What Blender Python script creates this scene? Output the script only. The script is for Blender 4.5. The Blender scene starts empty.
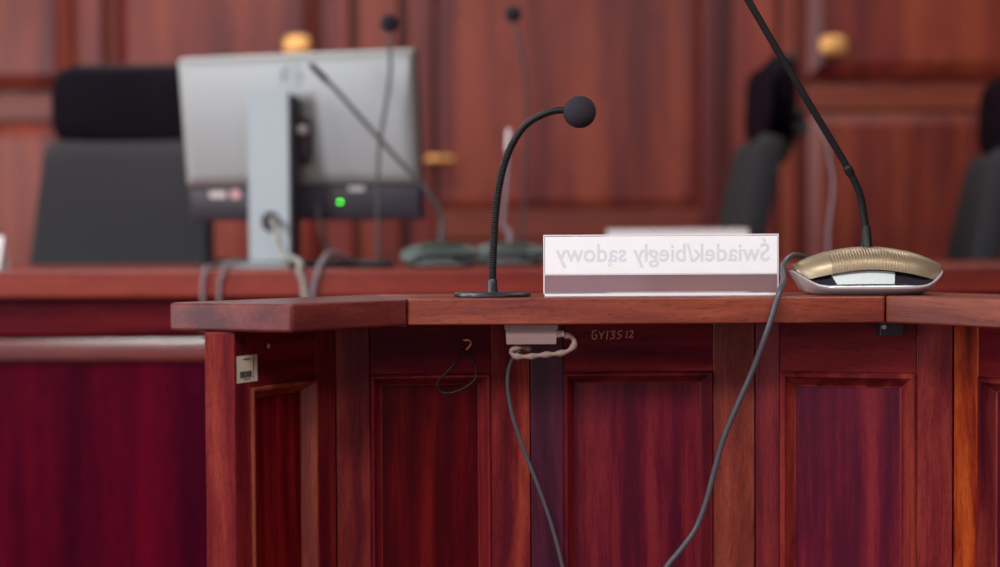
import bpy, bmesh, math, random
from mathutils import Vector, Matrix, Euler
random.seed(7)
S = bpy.context.scene
COL = S.collection
R = math.radians

# ------------------------------------------------------------------ camera
F = 1389.0
CAM_Z = 1.0722
cam_d = bpy.data.cameras.new('camera')
cam = bpy.data.objects.new('camera', cam_d)
COL.objects.link(cam)
cam_rot = Euler((R(90 - 1.6), 0, 0)).to_matrix() @ Matrix.Rotation(R(-0.32), 3, 'Z')
cam.matrix_world = Matrix.Translation((0, 0, CAM_Z)) @ cam_rot.to_4x4()
cam_d.sensor_width = 36.0
cam_d.lens = 36.0 * F / 1000.0
cam_d.clip_start = 0.05
cam_d.dof.use_dof = True
cam_d.dof.focus_distance = 1.43
cam_d.dof.aperture_fstop = 2.35
S.camera = cam

def P(px, py, y):
    """point of the room that the photo shows at (px, py), at distance y"""
    d = cam_rot @ Vector(((px - 500.0) / F, -(py - 283.5) / F, -1.0))
    t = y / d.y
    return Vector((d.x * t, y, CAM_Z + d.z * t))

def PZ(px, py, z):
    """same, on the level z"""
    d = cam_rot @ Vector(((px - 500.0) / F, -(py - 283.5) / F, -1.0))
    t = (z - CAM_Z) / d.z
    return Vector((d.x * t, d.y * t, z))

# ------------------------------------------------------------------ materials
def new_mat(name):
    m = bpy.data.materials.new(name)
    m.use_nodes = True
    return m, m.node_tree.nodes, m.node_tree.links, m.node_tree.nodes['Principled BSDF']

def wood(name, dark, mid, light, grain='Z', rough=0.32, band=38.0, contrast=1.0, spec=0.5, curl=0.0, vary=0.15):
    m, N, L, b = new_mat(name)
    tc = N.new('ShaderNodeTexCoord')
    oi = N.new('ShaderNodeObjectInfo')
    off = N.new('ShaderNodeVectorMath'); off.operation = 'SCALE'
    off.inputs[0].default_value = (7.3, 5.1, 9.7)
    L.new(oi.outputs['Random'], off.inputs['Scale'])
    add = N.new('ShaderNodeVectorMath'); add.operation = 'ADD'
    L.new(tc.outputs['Object'], add.inputs[0]); L.new(off.outputs[0], add.inputs[1])
    src = add.outputs[0]
    # slow waver of the grain
    wv = N.new('ShaderNodeTexNoise'); wv.inputs['Scale'].default_value = 5.0; wv.inputs['Detail'].default_value = 1.0
    L.new(src, wv.inputs['Vector'])
    ws = N.new('ShaderNodeVectorMath'); ws.operation = 'SCALE'; ws.inputs['Scale'].default_value = 0.012 + curl
    L.new(wv.outputs['Color'], ws.inputs[0])
    ad2 = N.new('ShaderNodeVectorMath'); ad2.operation = 'ADD'
    L.new(src, ad2.inputs[0]); L.new(ws.outputs[0], ad2.inputs[1])
    def stretched(across, along):
        mp = N.new('ShaderNodeMapping')
        sc = [across, across, across]
        sc['XYZ'.index(grain)] = along
        mp.inputs['Scale'].default_value = sc
        L.new(ad2.outputs[0], mp.inputs['Vector'])
        return mp.outputs[0]
    n1 = N.new('ShaderNodeTexNoise'); n1.inputs['Scale'].default_value = 1.0
    n1.inputs['Detail'].default_value = 2.5; n1.inputs['Roughness'].default_value = 0.5
    L.new(stretched(band, band * 0.055), n1.inputs['Vector'])
    n2 = N.new('ShaderNodeTexNoise'); n2.inputs['Scale'].default_value = 1.0
    n2.inputs['Detail'].default_value = 3.0; n2.inputs['Roughness'].default_value = 0.62
    L.new(stretched(band * 7.5, band * 0.55), n2.inputs['Vector'])
    n3 = N.new('ShaderNodeTexNoise'); n3.inputs['Scale'].default_value = 1.0
    n3.inputs['Detail'].default_value = 1.0
    L.new(stretched(band * 26.0, band * 2.6), n3.inputs['Vector'])
    r1 = N.new('ShaderNodeValToRGB')
    r1.color_ramp.elements[0].position = 0.5 - 0.17 / contrast
    r1.color_ramp.elements[0].color = (*dark, 1)
    r1.color_ramp.elements[1].position = 0.5 + 0.19 / contrast
    r1.color_ramp.elements[1].color = (*light, 1)
    e = r1.color_ramp.elements.new(0.5); e.color = (*mid, 1)
    mix = N.new('ShaderNodeMath'); mix.operation = 'MULTIPLY_ADD'
    mix.inputs[1].default_value = 0.34
    sub = N.new('ShaderNodeMath'); sub.operation = 'SUBTRACT'; sub.inputs[1].default_value = 0.17
    L.new(n2.outputs['Fac'], mix.inputs[0]); L.new(n1.outputs['Fac'], mix.inputs[2])
    L.new(mix.outputs[0], sub.inputs[0]); L.new(sub.outputs[0], r1.inputs['Fac'])
    # open pores: short dark flecks
    pr = N.new('ShaderNodeValToRGB')
    pr.color_ramp.elements[0].position = 0.30; pr.color_ramp.elements[0].color = (0.45, 0.42, 0.42, 1)
    pr.color_ramp.elements[1].position = 0.43; pr.color_ramp.elements[1].color = (1, 1, 1, 1)
    L.new(n3.outputs['Fac'], pr.inputs['Fac'])
    mc = N.new('ShaderNodeMix'); mc.data_type = 'RGBA'; mc.blend_type = 'MULTIPLY'
    mc.inputs['Factor'].default_value = 0.75
    L.new(r1.outputs['Color'], mc.inputs['A']); L.new(pr.outputs['Color'], mc.inputs['B'])
    # each board a little different
    hs = N.new('ShaderNodeHueSaturation')
    vr = N.new('ShaderNodeMapRange')
    vr.inputs['To Min'].default_value = 1 - vary; vr.inputs['To Max'].default_value = 1 + vary
    L.new(oi.outputs['Random'], vr.inputs['Value'])
    L.new(vr.outputs['Result'], hs.inputs['Value'])
    L.new(mc.outputs['Result'], hs.inputs['Color'])
    L.new(hs.outputs['Color'], b.inputs['Base Color'])
    rr = N.new('ShaderNodeMapRange')
    rr.inputs['To Min'].default_value = rough - 0.05; rr.inputs['To Max'].default_value = rough + 0.09
    L.new(n2.outputs['Fac'], rr.inputs['Value']); L.new(rr.outputs['Result'], b.inputs['Roughness'])
    b.inputs['Specular IOR Level'].default_value = spec
    bp = N.new('ShaderNodeBump'); bp.inputs['Strength'].default_value = 0.10; bp.inputs['Distance'].default_value = 0.0006
    L.new(n2.outputs['Fac'], bp.inputs['Height']); L.new(bp.outputs[0], b.inputs['Normal'])
    return m

def plain(name, col, rough=0.5, metal=0.0, spec=0.5, noise=0.06, nscale=220.0, bump=0.0, emit=None, estr=0.0):
    m, N, L, b = new_mat(name)
    tc = N.new('ShaderNodeTexCoord')
    n = N.new('ShaderNodeTexNoise'); n.inputs['Scale'].default_value = nscale; n.inputs['Detail'].default_value = 3
    L.new(tc.outputs['Object'], n.inputs['Vector'])
    r = N.new('ShaderNodeValToRGB')
    r.color_ramp.elements[0].position = 0.3; r.color_ramp.elements[1].position = 0.7
    r.color_ramp.elements[0].color = (*[c * (1 - noise) for c in col], 1)
    r.color_ramp.elements[1].color = (*[min(1, c * (1 + noise)) for c in col], 1)
    L.new(n.outputs['Fac'], r.inputs['Fac']); L.new(r.outputs['Color'], b.inputs['Base Color'])
    b.inputs['Roughness'].default_value = rough
    b.inputs['Metallic'].default_value = metal
    b.inputs['Specular IOR Level'].default_value = spec
    if bump:
        bp = N.new('ShaderNodeBump'); bp.inputs['Strength'].default_value = bump; bp.inputs['Distance'].default_value = 0.001
        L.new(n.outputs['Fac'], bp.inputs['Height']); L.new(bp.outputs[0], b.inputs['Normal'])
    if emit:
        b.inputs['Emission Color'].default_value = (*emit, 1); b.inputs['Emission Strength'].default_value = estr
    return m

def acrylic(name, haze=0.10, tint=(0.97, 0.97, 0.98), hazecol=(0.85, 0.85, 0.92)):
    m = bpy.data.materials.new(name); m.use_nodes = True
    N, L = m.node_tree.nodes, m.node_tree.links
    N.clear()
    out = N.new('ShaderNodeOutputMaterial')
    tr = N.new('ShaderNodeBsdfTransparent'); tr.inputs['Color'].default_value = (*tint, 1)
    df = N.new('ShaderNodeBsdfDiffuse'); df.inputs['Color'].default_value = (*hazecol, 1)
    gl = N.new('ShaderNodeBsdfGlossy'); gl.inputs['Roughness'].default_value = 0.06
    m1 = N.new('ShaderNodeMixShader'); m1.inputs['Fac'].default_value = haze
    L.new(tr.outputs[0], m1.inputs[1]); L.new(df.outputs[0], m1.inputs[2])
    fr = N.new('ShaderNodeFresnel'); fr.inputs['IOR'].default_value = 1.49
    m2 = N.new('ShaderNodeMixShader')
    L.new(fr.outputs[0], m2.inputs['Fac']); L.new(m1.outputs[0], m2.inputs[1]); L.new(gl.outputs[0], m2.inputs[2])
    L.new(m2.outputs[0], out.inputs['Surface'])
    return m

M = {}
W_D, W_M, W_L = (0.058, 0.0030, 0.010), (0.120, 0.0070, 0.013), (0.20, 0.018, 0.019)
M['wood_v'] = wood('sapele_upright', W_D, W_M, W_L, 'Z', 0.33, spec=0.3)
M['wood_x'] = wood('sapele_lengthwise', W_D, W_M, W_L, 'X', 0.33, band=30, spec=0.09)
M['wood_stile'] = wood('sapele_stile', (0.085, 0.006, 0.013), (0.165, 0.015, 0.017), (0.27, 0.040, 0.027), 'Z', 0.34, band=44, curl=0.02, vary=0.30, spec=0.17)
M['wood_field'] = wood('sapele_ribbon_panel', (0.062, 0.0016, 0.015), (0.110, 0.0035, 0.016), (0.18, 0.014, 0.022), 'Z', 0.30, band=62, contrast=1.15, spec=0.3)
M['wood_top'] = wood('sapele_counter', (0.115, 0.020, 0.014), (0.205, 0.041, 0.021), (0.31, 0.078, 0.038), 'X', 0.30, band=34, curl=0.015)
M['wood_lit_orange'] = wood('sapele_lit_orange_stile', (0.10, 0.006, 0.004), (0.26, 0.024, 0.006), (0.44, 0.075, 0.013), 'Z', 0.34, band=40, curl=0.03, contrast=1.3, vary=0.05, spec=0.35)  # orange of the strong side light painted into the stile's colour
M['wood_brown'] = wood('sapele_brown_stile', (0.105, 0.017, 0.014), (0.190, 0.032, 0.021), (0.29, 0.062, 0.035), 'Z', 0.34, band=40, curl=0.02, vary=0.05, spec=0.35)
M['wood_purple_sheen'] = wood('sapele_purple_sheen_stile', (0.030, 0.0025, 0.014), (0.050, 0.0045, 0.020), (0.085, 0.010, 0.025), 'Z', 0.34, band=40, curl=0.02, vary=0.05, spec=0.35)  # purple window sheen put into the base colour of this stile
M['wood_top_shaded'] = wood('sapele_shaded_counter', (0.075, 0.013, 0.016), (0.135, 0.024, 0.024), (0.21, 0.044, 0.036), 'X', 0.30, band=34, curl=0.015, spec=0.3)  # shade on the left arm painted as darker wood
M['wood_field_no_sheen'] = wood('sapele_no_sheen_panel', (0.055, 0.0010, 0.004), (0.100, 0.0020, 0.005), (0.155, 0.007, 0.007), 'Z', 0.34, band=62, contrast=1.1, spec=0.12)  # panel copy coloured without purple, for the sides that catch no sheen
M['wood_bench'] = wood('sapele_bench_top', (0.115, 0.012, 0.012), (0.205, 0.022, 0.015), (0.29, 0.040, 0.021), 'X', 0.33, band=16)
M['wood_benchv'] = wood('sapele_bench_front', (0.050, 0.0003, 0.011), (0.085, 0.0005, 0.014), (0.14, 0.0012, 0.016), 'Z', 0.40, band=16, spec=0.05)
M['wood_polish'] = wood('sapele_polished_moulding', W_D, W_M, W_L, 'X', 0.20, band=30, spec=1.0)
M['wood_wallv'] = wood('sapele_wall_upright', (0.12, 0.0125, 0.014), (0.215, 0.029, 0.019), (0.31, 0.055, 0.028), 'Z', 0.36, band=10, contrast=1.35)
M['wood_wallx'] = wood('sapele_wall_rail', (0.17, 0.025, 0.018), (0.26, 0.050, 0.028), (0.34, 0.080, 0.040), 'X', 0.36, band=9)
M['black_plastic'] = plain('black_plastic', (0.012, 0.012, 0.015), 0.38)
M['black_rubber'] = plain('black_rubber', (0.006, 0.006, 0.008), 0.45, spec=0.3)
M['foam'] = plain('charcoal_foam', (0.030, 0.029, 0.038), 0.95, spec=0.15, noise=0.35, nscale=900, bump=0.5)
M['base_metal'] = plain('dark_base_metal', (0.030, 0.030, 0.040), 0.30, metal=0.4)
M['grey_metal'] = plain('grey_metal', (0.20, 0.20, 0.22), 0.35, metal=0.9)
M['pale_metal'] = plain('pale_metal', (0.62, 0.56, 0.56), 0.42, metal=0.5)
M['gold'] = plain('champagne_metal', (0.37, 0.295, 0.20), 0.40, metal=0.6, noise=0.03)
M['silver'] = plain('silver_trim', (0.66, 0.65, 0.69), 0.34, metal=0.45, noise=0.03)
M['greygreen'] = plain('grey_green_metal', (0.085, 0.11, 0.105), 0.33, metal=0.5, noise=0.03)
M['rim'] = plain('pale_grey_green_rim', (0.22, 0.26, 0.25), 0.35, metal=0.4, noise=0.03)
M['display'] = plain('dark_display', (0.030, 0.026, 0.036), 0.22)
M['dull_plate'] = plain('dull_plate', (0.07, 0.08, 0.08), 0.4)
M['label'] = plain('pale_label', (0.66, 0.74, 0.74), 0.45, noise=0.02)
M['paper'] = plain('white_paper', (0.90, 0.92, 0.95), 0.7, noise=0.02, nscale=60)
M['print'] = plain('print_showing_through', (0.70, 0.73, 0.79), 0.7, noise=0.03)
M['acrylic'] = acrylic('clear_acrylic', 0.13)  # whitish diffuse share stands in for reflections on the sheet
M['acrylic_edge'] = acrylic('frosted_acrylic_edge', 0.88, hazecol=(0.95, 0.92, 0.97))
M['monitor'] = plain('monitor_silver', (0.32, 0.335, 0.34), 0.40, metal=0.4, noise=0.02)
M['column'] = plain('monitor_column_silver', (0.30, 0.345, 0.365), 0.42, metal=0.25, noise=0.02)
M['strip'] = plain('monitor_dark_plastic', (0.028, 0.022, 0.036), 0.42)
M['screen'] = plain('screen_off', (0.01, 0.01, 0.012), 0.15)
M['led'] = plain('green_led', (0.05, 0.4, 0.02), 0.4, emit=(0.06, 1.0, 0.01), estr=14.0)
M['logo'] = plain('logo_grey', (0.40, 0.42, 0.46), 0.4, metal=0.3)
M['leather'] = plain('black_leather', (0.006, 0.004, 0.009), 0.7, spec=0.08, noise=0.2, nscale=300, bump=0.2)
M['mesh'] = plain('charcoal_upholstery', (0.035, 0.036, 0.042), 0.85, spec=0.2, noise=0.22, nscale=500, bump=0.3)
M['chair_grey'] = plain('grey_chair_trim', (0.055, 0.060, 0.060), 0.5)
M['brass'] = plain('polished_brass', (0.95, 0.50, 0.17), 0.30, metal=0.55, noise=0.04)
M['cable_grey'] = plain('grey_cable', (0.075, 0.073, 0.088), 0.36)
M['cable_dark'] = plain('dark_grey_cable', (0.055, 0.052, 0.062), 0.38)
M['cable_beige'] = plain('beige_cable_wrap', (0.23, 0.15, 0.135), 0.6, noise=0.2, nscale=400)
M['cable_pale'] = plain('pale_braided_cable', (0.36, 0.36, 0.33), 0.5, noise=0.35, nscale=260)
M['cable_mauve'] = plain('pale_grey_cable', (0.24, 0.21, 0.25), 0.5)
M['box'] = plain('beige_plastic', (0.25, 0.165, 0.16), 0.5, noise=0.03)
M['white_plastic'] = plain('white_plastic', (0.78, 0.76, 0.70), 0.4)
M['copper'] = plain('copper_wire', (0.70, 0.30, 0.14), 0.35, metal=0.8)
M['chalk'] = plain('pale_handwriting', (0.70, 0.46, 0.44), 0.9, noise=0.4, nscale=900)
M['sticker'] = plain('cream_sticker', (0.55, 0.50, 0.42), 0.6, noise=0.03)
M['ink'] = plain('black_ink', (0.03, 0.025, 0.04), 0.6)
M['pink'] = plain('pink_sticker', (0.85, 0.45, 0.48), 0.5)
M['plaster'] = plain('warm_plaster', (0.20, 0.115, 0.085), 0.85, noise=0.04, nscale=6)
M['ceil'] = plain('white_plaster', (0.60, 0.58, 0.55), 0.9, noise=0.03, nscale=6)
M['floorm'] = wood('parquet', (0.10, 0.04, 0.02), (0.16, 0.07, 0.035), (0.22, 0.10, 0.05), 'X', 0.4, band=14)

# ------------------------------------------------------------------ mesh helpers
def obj(name, bm, mat, parent=None, loc=None, rot=None, bevel=0.0, seg=2, smooth=None):
    bmesh.ops.recalc_face_normals(bm, faces=bm.faces)
    me = bpy.data.meshes.new(name)
    bm.to_mesh(me); bm.free()
    mats = mat if isinstance(mat, (list, tuple)) else [mat]
    for k in mats: me.materials.append(k)
    if smooth is not None or bevel:
        for p in me.polygons: p.use_smooth = True
        me.set_sharp_from_angle(angle=R(smooth if smooth is not None else 40))
    o = bpy.data.objects.new(name, me); COL.objects.link(o)
    if loc is not None: o.location = loc
    if rot is not None: o.rotation_euler = rot
    if parent: o.parent = parent
    if bevel:
        bv = o.modifiers.new('bevel', 'BEVEL'); bv.width = bevel; bv.segments = seg
        bv.limit_method = 'ANGLE'; bv.angle_limit = R(35); bv.harden_normals = True
    return o

def box(bm, lo, hi, mi=0):
    x0, y0, z0 = lo; x1, y1, z1 = hi
    v = [bm.verts.new(c) for c in ((x0,y0,z0),(x1,y0,z0),(x1,y1,z0),(x0,y1,z0),(x0,y0,z1),(x1,y0,z1),(x1,y1,z1),(x0,y1,z1))]
    for f in ((0,1,2,3),(4,5,6,7),(0,1,5,4),(1,2,6,5),(2,3,7,6),(3,0,4,7)):
        bm.faces.new([v[i] for i in f]).material_index = mi
    return v

def boxm(lo, hi):
    bm = bmesh.new(); box(bm, lo, hi); return bm

def prism(bm, poly, z0, z1):
    a = [bm.verts.new((x, y, z0)) for x, y in poly]
    b = [bm.verts.new((x, y, z1)) for x, y in poly]
    n = len(poly)
    bm.faces.new(a); bm.faces.new(b)
    for i in range(n): bm.faces.new((a[i], a[(i+1) % n], b[(i+1) % n], b[i]))

def loft(bm, rings, closed=True, caps=True, mi=0):
    vs = [[bm.verts.new(p) for p in r] for r in rings]
    n = len(rings[0])
    for a, b in zip(vs, vs[1:]):
        for i in range(n if closed else n - 1):
            j = (i + 1) % n
            bm.faces.new((a[i], a[j], b[j], b[i])).material_index = mi
    if caps and closed:
        bm.faces.new(vs[0]).material_index = mi; bm.faces.new(vs[-1]).material_index = mi
    return vs

def lathe(bm, prof, n=32, c=(0, 0, 0)):
    rings = []
    for r, z in prof:
        r = max(r, 1e-5)
        rings.append([Vector((c[0] + r*math.cos(2*math.pi*i/n), c[1] + r*math.sin(2*math.pi*i/n), c[2] + z)) for i in range(n)])
    loft(bm, rings)

def spline(pts, n=10):
    pts = [Vector(p) for p in pts]
    q = [pts[0]*2 - pts[1]] + pts + [pts[-1]*2 - pts[-2]]
    out = []
    for i in range(1, len(q) - 2):
        p0, p1, p2, p3 = q[i-1], q[i], q[i+1], q[i+2]
        for k in range(n):
            t = k / n
            out.append(0.5*((2*p1) + (p2-p0)*t + (2*p0-5*p1+4*p2-p3)*t*t + (3*p1-p0-3*p2+p3)*t**3))
    out.append(pts[-1])
    return out

def tube(bm, pts, rad, n=12):
    """rad: number or function of the share of the length"""
    ts = []
    for i in range(len(pts)):
        a = pts[max(0, i-1)]; b = pts[min(len(pts)-1, i+1)]
        ts.append((b - a).normalized())
    nrm = ts[0].orthogonal().normalized()
    rings = []
    acc = [0.0]
    for i in range(1, len(pts)): acc.append(acc[-1] + (pts[i]-pts[i-1]).length)
    for i, p in enumerate(pts):
        t = ts[i]
        nrm = (nrm - t*nrm.dot(t)).normalized()
        bn = t.cross(nrm)
        r = rad(acc[i], acc[-1]) if callable(rad) else rad
        rings.append([p + (nrm*math.cos(2*math.pi*k/n) + bn*math.sin(2*math.pi*k/n))*r for k in range(n)])
    loft(bm, rings)

def rounded(w, h, r, n=6, cx=0.0, cz=0.0):
    out = []
    for sx, sz, a0 in ((1, 1, 0), (-1, 1, 90), (-1, -1, 180), (1, -1, 270)):
        for k in range(n + 1):
            a = R(a0 + 90*k/n)
            out.append((cx + sx*(w/2 - r) + r*math.cos(a), cz + sz*(h/2 - r) + r*math.sin(a)))
    return out

def pillow(w, h, r, t, bulge=0.35, n=6):
    """upright rounded cushion in the xz plane, thickness along y"""
    bm = bmesh.new()
    rings = []
    for k in range(9):
        a = -math.pi/2 + math.pi*k/8
        inset = (1 - math.cos(a)) * t * bulge
        rr = rounded(w - 2*inset, h - 2*inset, max(r - inset*0.6, 0.004), n)
        rings.append([Vector((x, math.sin(a)*t/2, z)) for x, z in rr])
    loft(bm, rings)
    return bm

def thing(name, label, cat, loc=(0, 0, 0), rotz=0.0, group=None):
    o = bpy.data.objects.new(name, None); COL.objects.link(o)
    o.empty_display_size = 0.05
    o.location = loc; o.rotation_euler = (0, 0, rotz)
    o['label'] = label; o['category'] = cat
    if group: o['group'] = group
    return o

def tag(o, label, cat, group=None):
    o['label'] = label; o['category'] = cat
    if group: o['group'] = group
    return o

def struct(name, bm, mat, bevel=0.0):
    o = obj(name, bm, mat, bevel=bevel); o['kind'] = 'structure'; return o

def dup(root, label):
    r = root.copy(); COL.objects.link(r); r['label'] = label
    def rec(a, b):
        for ch in list(a.children):
            if ch == b: continue
            c = ch.copy(); COL.objects.link(c); c.parent = b
            rec(ch, c)
    rec(root, r)
    return r

# ------------------------------------------------------------------ the room
WALL_Y = 4.90
struct('floor', boxm((-3.6, -4.0, -0.05), (3.6, 5.2, 0.0)), M['floorm'])
struct('ceiling', boxm((-3.6, -4.0, 3.1), (3.6, 5.2, 3.2)), M['ceil'])
struct('wall_left', boxm((-3.7, -4.0, 0), (-3.6, 5.2, 3.1)), M['plaster'])
struct('wall_right', boxm((3.6, -4.0, 0), (3.7, 5.2, 3.1)), M['plaster'])
struct('wall_front', boxm((-3.6, -4.1, 0), (3.6, -4.0, 3.1)), M['plaster'])
struct('wall_back', boxm((-3.6, WALL_Y + 0.04, 0), (3.6, WALL_Y + 0.14, 3.1)), M['wood_wallv'])
DAIS = 0.30
struct('trim_1', boxm((-3.6, 2.42, 0), (3.6, WALL_Y + 0.04, DAIS)), M['floorm'])   # the raised step under the bench

def raised_panel(x0, x1, z0, z1, y, ch=0.04, dep=0.022, thick=0.025):
    """a slab whose four edges slope back: the field stands proud"""
    bm = bmesh.new()
    def ring(i, yy): return [Vector((x0+i, yy, z0+i)), Vector((x1-i, yy, z0+i)), Vector((x1-i, yy, z1-i)), Vector((x0+i, yy, z1-i))]
    loft(bm, [ring(0, y + thick), ring(0, y + dep), ring(ch*0.12, y + dep*0.8), ring(ch, y + 0.003), ring(ch + 0.004, y)])
    return bm

def WX(px): return P(px, 150, WALL_Y).x
def WZ(py): return P(500, py, WALL_Y).z

def cabinet(label, x0, x1, cols, stiles, knobs, lift=0.0):
    Z_UP0, Z_LO1 = WZ(87) + lift, WZ(121) + lift
    t = thing('wall_cabinet', label, 'cabinet', ((x0 + x1)/2, WALL_Y, 0.30))
    def loc(bm): bmesh.ops.translate(bm, verts=bm.verts, vec=(-(x0+x1)/2, -WALL_Y, -0.30)); return bm
    obj('carcass', loc(boxm((x0, WALL_Y + 0.033, 0.30), (x1, WALL_Y + 0.04, 2.75))), M['wood_wallv'], t)
    for a, b in stiles:       # uprights of the face frame, with grooves between them
        obj('stile', loc(boxm((a, WALL_Y - 0.022, 0.30), (b, WALL_Y + 0.034, 2.75))), M['wood_wallv'], t, bevel=0.006)
    for a, b in cols:
        obj('rail', loc(boxm((a, WALL_Y - 0.020, Z_LO1 + 0.004), (b, WALL_Y + 0.034, Z_UP0 - 0.028))), M['wood_wallx'], t, bevel=0.008)
        for k, (z0, z1) in enumerate(((Z_UP0, 2.70), (0.36, Z_LO1))):
            d = obj('door', loc(raised_panel(a + 0.002, b - 0.002, z0, z1, WALL_Y - 0.036, ch=0.046, dep=0.032, thick=0.070)), M['wood_wallv'], t)
            if k == 0:
                for (kx, kz) in knobs:
                    if a < kx < b:
                        bm = bmesh.new()
                        prof = [(0.0001, -0.046), (0.60, -0.0455), (0.86, -0.042), (1.0, -0.034), (0.98, -0.026), (0.80, -0.018), (0.42, -0.012), (0.40, 0.0), (0.55, 0.004), (0.0001, 0.004)]
                        rings = [[Vector((kx + 0.048*r*math.copysign(abs(math.cos(q))**0.55, math.cos(q)), WALL_Y - 0.036 + yy, kz + 0.036*r*math.copysign(abs(math.sin(q))**0.55, math.sin(q))))
                                  for q in [2*math.pi*i/32 for i in range(32)]] for r, yy in prof]
                        loft(bm, rings)
                        kn = obj('knob', loc(bm), M['brass'], d, smooth=50); kn['label'] = 'rounded brass knob'
    return t

def WR(*p): return [(WX(a), WX(b)) for a, b in p]
cabinet('mahogany wall cabinet behind the left chair and the monitor, with panelled doors', WX(-110), WX(401),
        WR((-100, 73), (117, 319)), WR((86, 106), (329, 352), (361, 400)), [(WX(301), WZ(47))])
cabinet('mahogany wall cabinet at the right, behind the two side-on chairs, with panelled doors', WX(731), WX(1110),
        WR((805, 1100)), WR((732, 775), (779, 796)), [(WX(829), WZ(50))], 0.026)
# the panelled door in the middle of the back wall
bm = boxm((WX(410), WALL_Y + 0.006, DAIS), (WX(716), WALL_Y + 0.04, 2.75))
d1 = struct('door_1', bm, M['wood_wallv'])
for nm, a, b, z0, z1, mm in (('stile', 411, 434, DAIS, 2.7, 'wood_wallv'), ('stile', 701, 716, DAIS, 2.7, 'wood_wallv')):
    obj(nm, boxm((WX(a), WALL_Y - 0.026, z0), (WX(b), WALL_Y + 0.006, z1)), M[mm], d1, bevel=0.006)
obj('rail', boxm((WX(434), WALL_Y - 0.014, WZ(240)), (WX(701), WALL_Y + 0.006, WZ(210))), M['wood_wallx'], d1, bevel=0.006)
obj('panel', raised_panel(WX(435), WX(700), WZ(208), 2.66, WALL_Y - 0.010, ch=0.022, dep=0.012, thick=0.016), M['wood_wallv'], d1)
obj('panel', raised_panel(WX(435), WX(700), DAIS + 0.1, WZ(242), WALL_Y - 0.010, ch=0.022, dep=0.012, thick=0.016), M['wood_wallv'], d1)
hp = P(428, 160, WALL_Y - 0.014)
bm = bmesh.new()
tube(bm, spline([hp, hp + Vector((0.0, -0.035, 0)), hp + Vector((0.012, -0.048, 0)), hp + Vector((0.05, -0.050, 0.001)), hp + Vector((0.092, -0.048, -0.001))], 6),
     lambda a, t: 0.011 + 0.003*math.sin(a/t*3.1), 14)
obj('handle', bm, M['brass'], d1, smooth=50)['label'] = 'brass lever handle'
ep = P(428.5, 141, WALL_Y - 0.014)
bm = bmesh.new()
loft(bm, [[Vector((ep.x + x, ep.y + yy, ep.z + z)) for x, z in rounded(0.020 - i, 0.042 - i, 0.0095 - i/2)] for yy, i in ((0.0, 0), (-0.004, 0), (-0.006, 0.006))])
obj('keyhole_plate', bm, M['brass'], d1, smooth=40)
for k, (a, b) in enumerate(((401, 410), (716, 731))):
    struct('trim_%d' % (k + 2), boxm((WX(a), WALL_Y + 0.034, DAIS), (WX(b), WALL_Y + 0.04, 2.75)), M['wood_wallv'])

# ------------------------------------------------------------------ the judges' bench behind
BY = 2.50
BZ = 1.0300
bench = thing('judges_bench', 'long dark red judges bench behind the witness stand, carrying the monitor', 'desk', (0, BY, DAIS))
def BB(lo, hi): return boxm((lo[0], lo[1] - BY, lo[2] - DAIS), (hi[0], hi[1] - BY, hi[2] - DAIS))
X0, X1 = -1.75, 1.95
t_ = 0.050
obj('desktop', BB((X0, BY, BZ - t_), (X1, BY + 0.70, BZ)), M['wood_bench'], bench, bevel=0.006, seg=3)
zf = P(100, 335, BY + 0.03).z
obj('fascia', BB((X0, BY + 0.034, zf), (X1, BY + 0.06, BZ - t_)), M['wood_x'], bench, bevel=0.003)
z2 = P(100, 359, BY + 0.02).z
bm = bmesh.new()
prof = [(BY + 0.06, zf), (BY + 0.031, zf - 0.008), (BY + 0.021, z2 + 0.004), (BY + 0.017, z2), (BY + 0.022, z2 - 0.006), (BY + 0.06, z2 - 0.010)]
loft(bm, [[Vector((x, y - BY, z - DAIS)) for y, z in prof] for x in (X0, X1)])
obj('moulding', bm, M['wood_polish'], bench, smooth=30)
npan = 3
for i in range(npan):
    a = X0 + (X1 - X0)*i/npan; b = X0 + (X1 - X0)*(i+1)/npan
    obj('front_panel', BB((a + 0.0004, BY + 0.032, DAIS), (b - 0.0004, BY + 0.05, z2 - 0.004)), M['wood_benchv'], bench, bevel=0.002)
for x in (X0, X1 - 0.03):
    obj('side_panel', BB((x, BY + 0.05, DAIS), (x + 0.03, BY + 0.64, BZ - t_)), M['wood_benchv'], bench)

# ------------------------------------------------------------------ the witness stand
TZ = 1.0185            # top of its ledge
TH = 0.0272
def gx(px, y): return P(px, 335, y).x
P0 = Vector((gx(235, 1.325), 1.325)); P1 = Vector((gx(335, 1.462), 1.462)); P2 = Vector((gx(530, 1.487), 1.487))
P3 = Vector((gx(755, 1.490), 1.490)); P4 = Vector((gx(953.5, 1.440), 1.440)); P5 = P4 + Vector((math.cos(R(-60)), math.sin(R(-60))))*0.34
stand = thing('witness_stand', 'dark red wooden witness stand with a ledge and concave panelled sides, in sharp focus', 'witness stand', (0.1, 1.45, 0))
SL = Vector((0.1, 1.45, 0))

def board(name, poly, org, ang, z0, z1, mat, parent, bevel, poff=SL):
    bm = bmesh.new()
    c, s = math.cos(-ang), math.sin(-ang)
    loc = [((x-org[0])*c - (y-org[1])*s, (x-org[0])*s + (y-org[1])*c) for x, y in poly]
    prism(bm, loc, 0, z1 - z0)
    return obj(name, bm, mat, parent, loc=Vector((org[0], org[1], z0)) - poff, rot=(0, 0, ang), bevel=bevel, seg=3)

IL, IR = (gx(408, 1.40), 1.40), (gx(885, 1.398), 1.398)
IE = (gx(292.5, 1.296), 1.296)
OE = (gx(169, 1.340), 1.340)
CW = 0.125
uL = (Vector(IL) - Vector(IE)).normalized()
OLc = Vector(OE)
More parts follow.
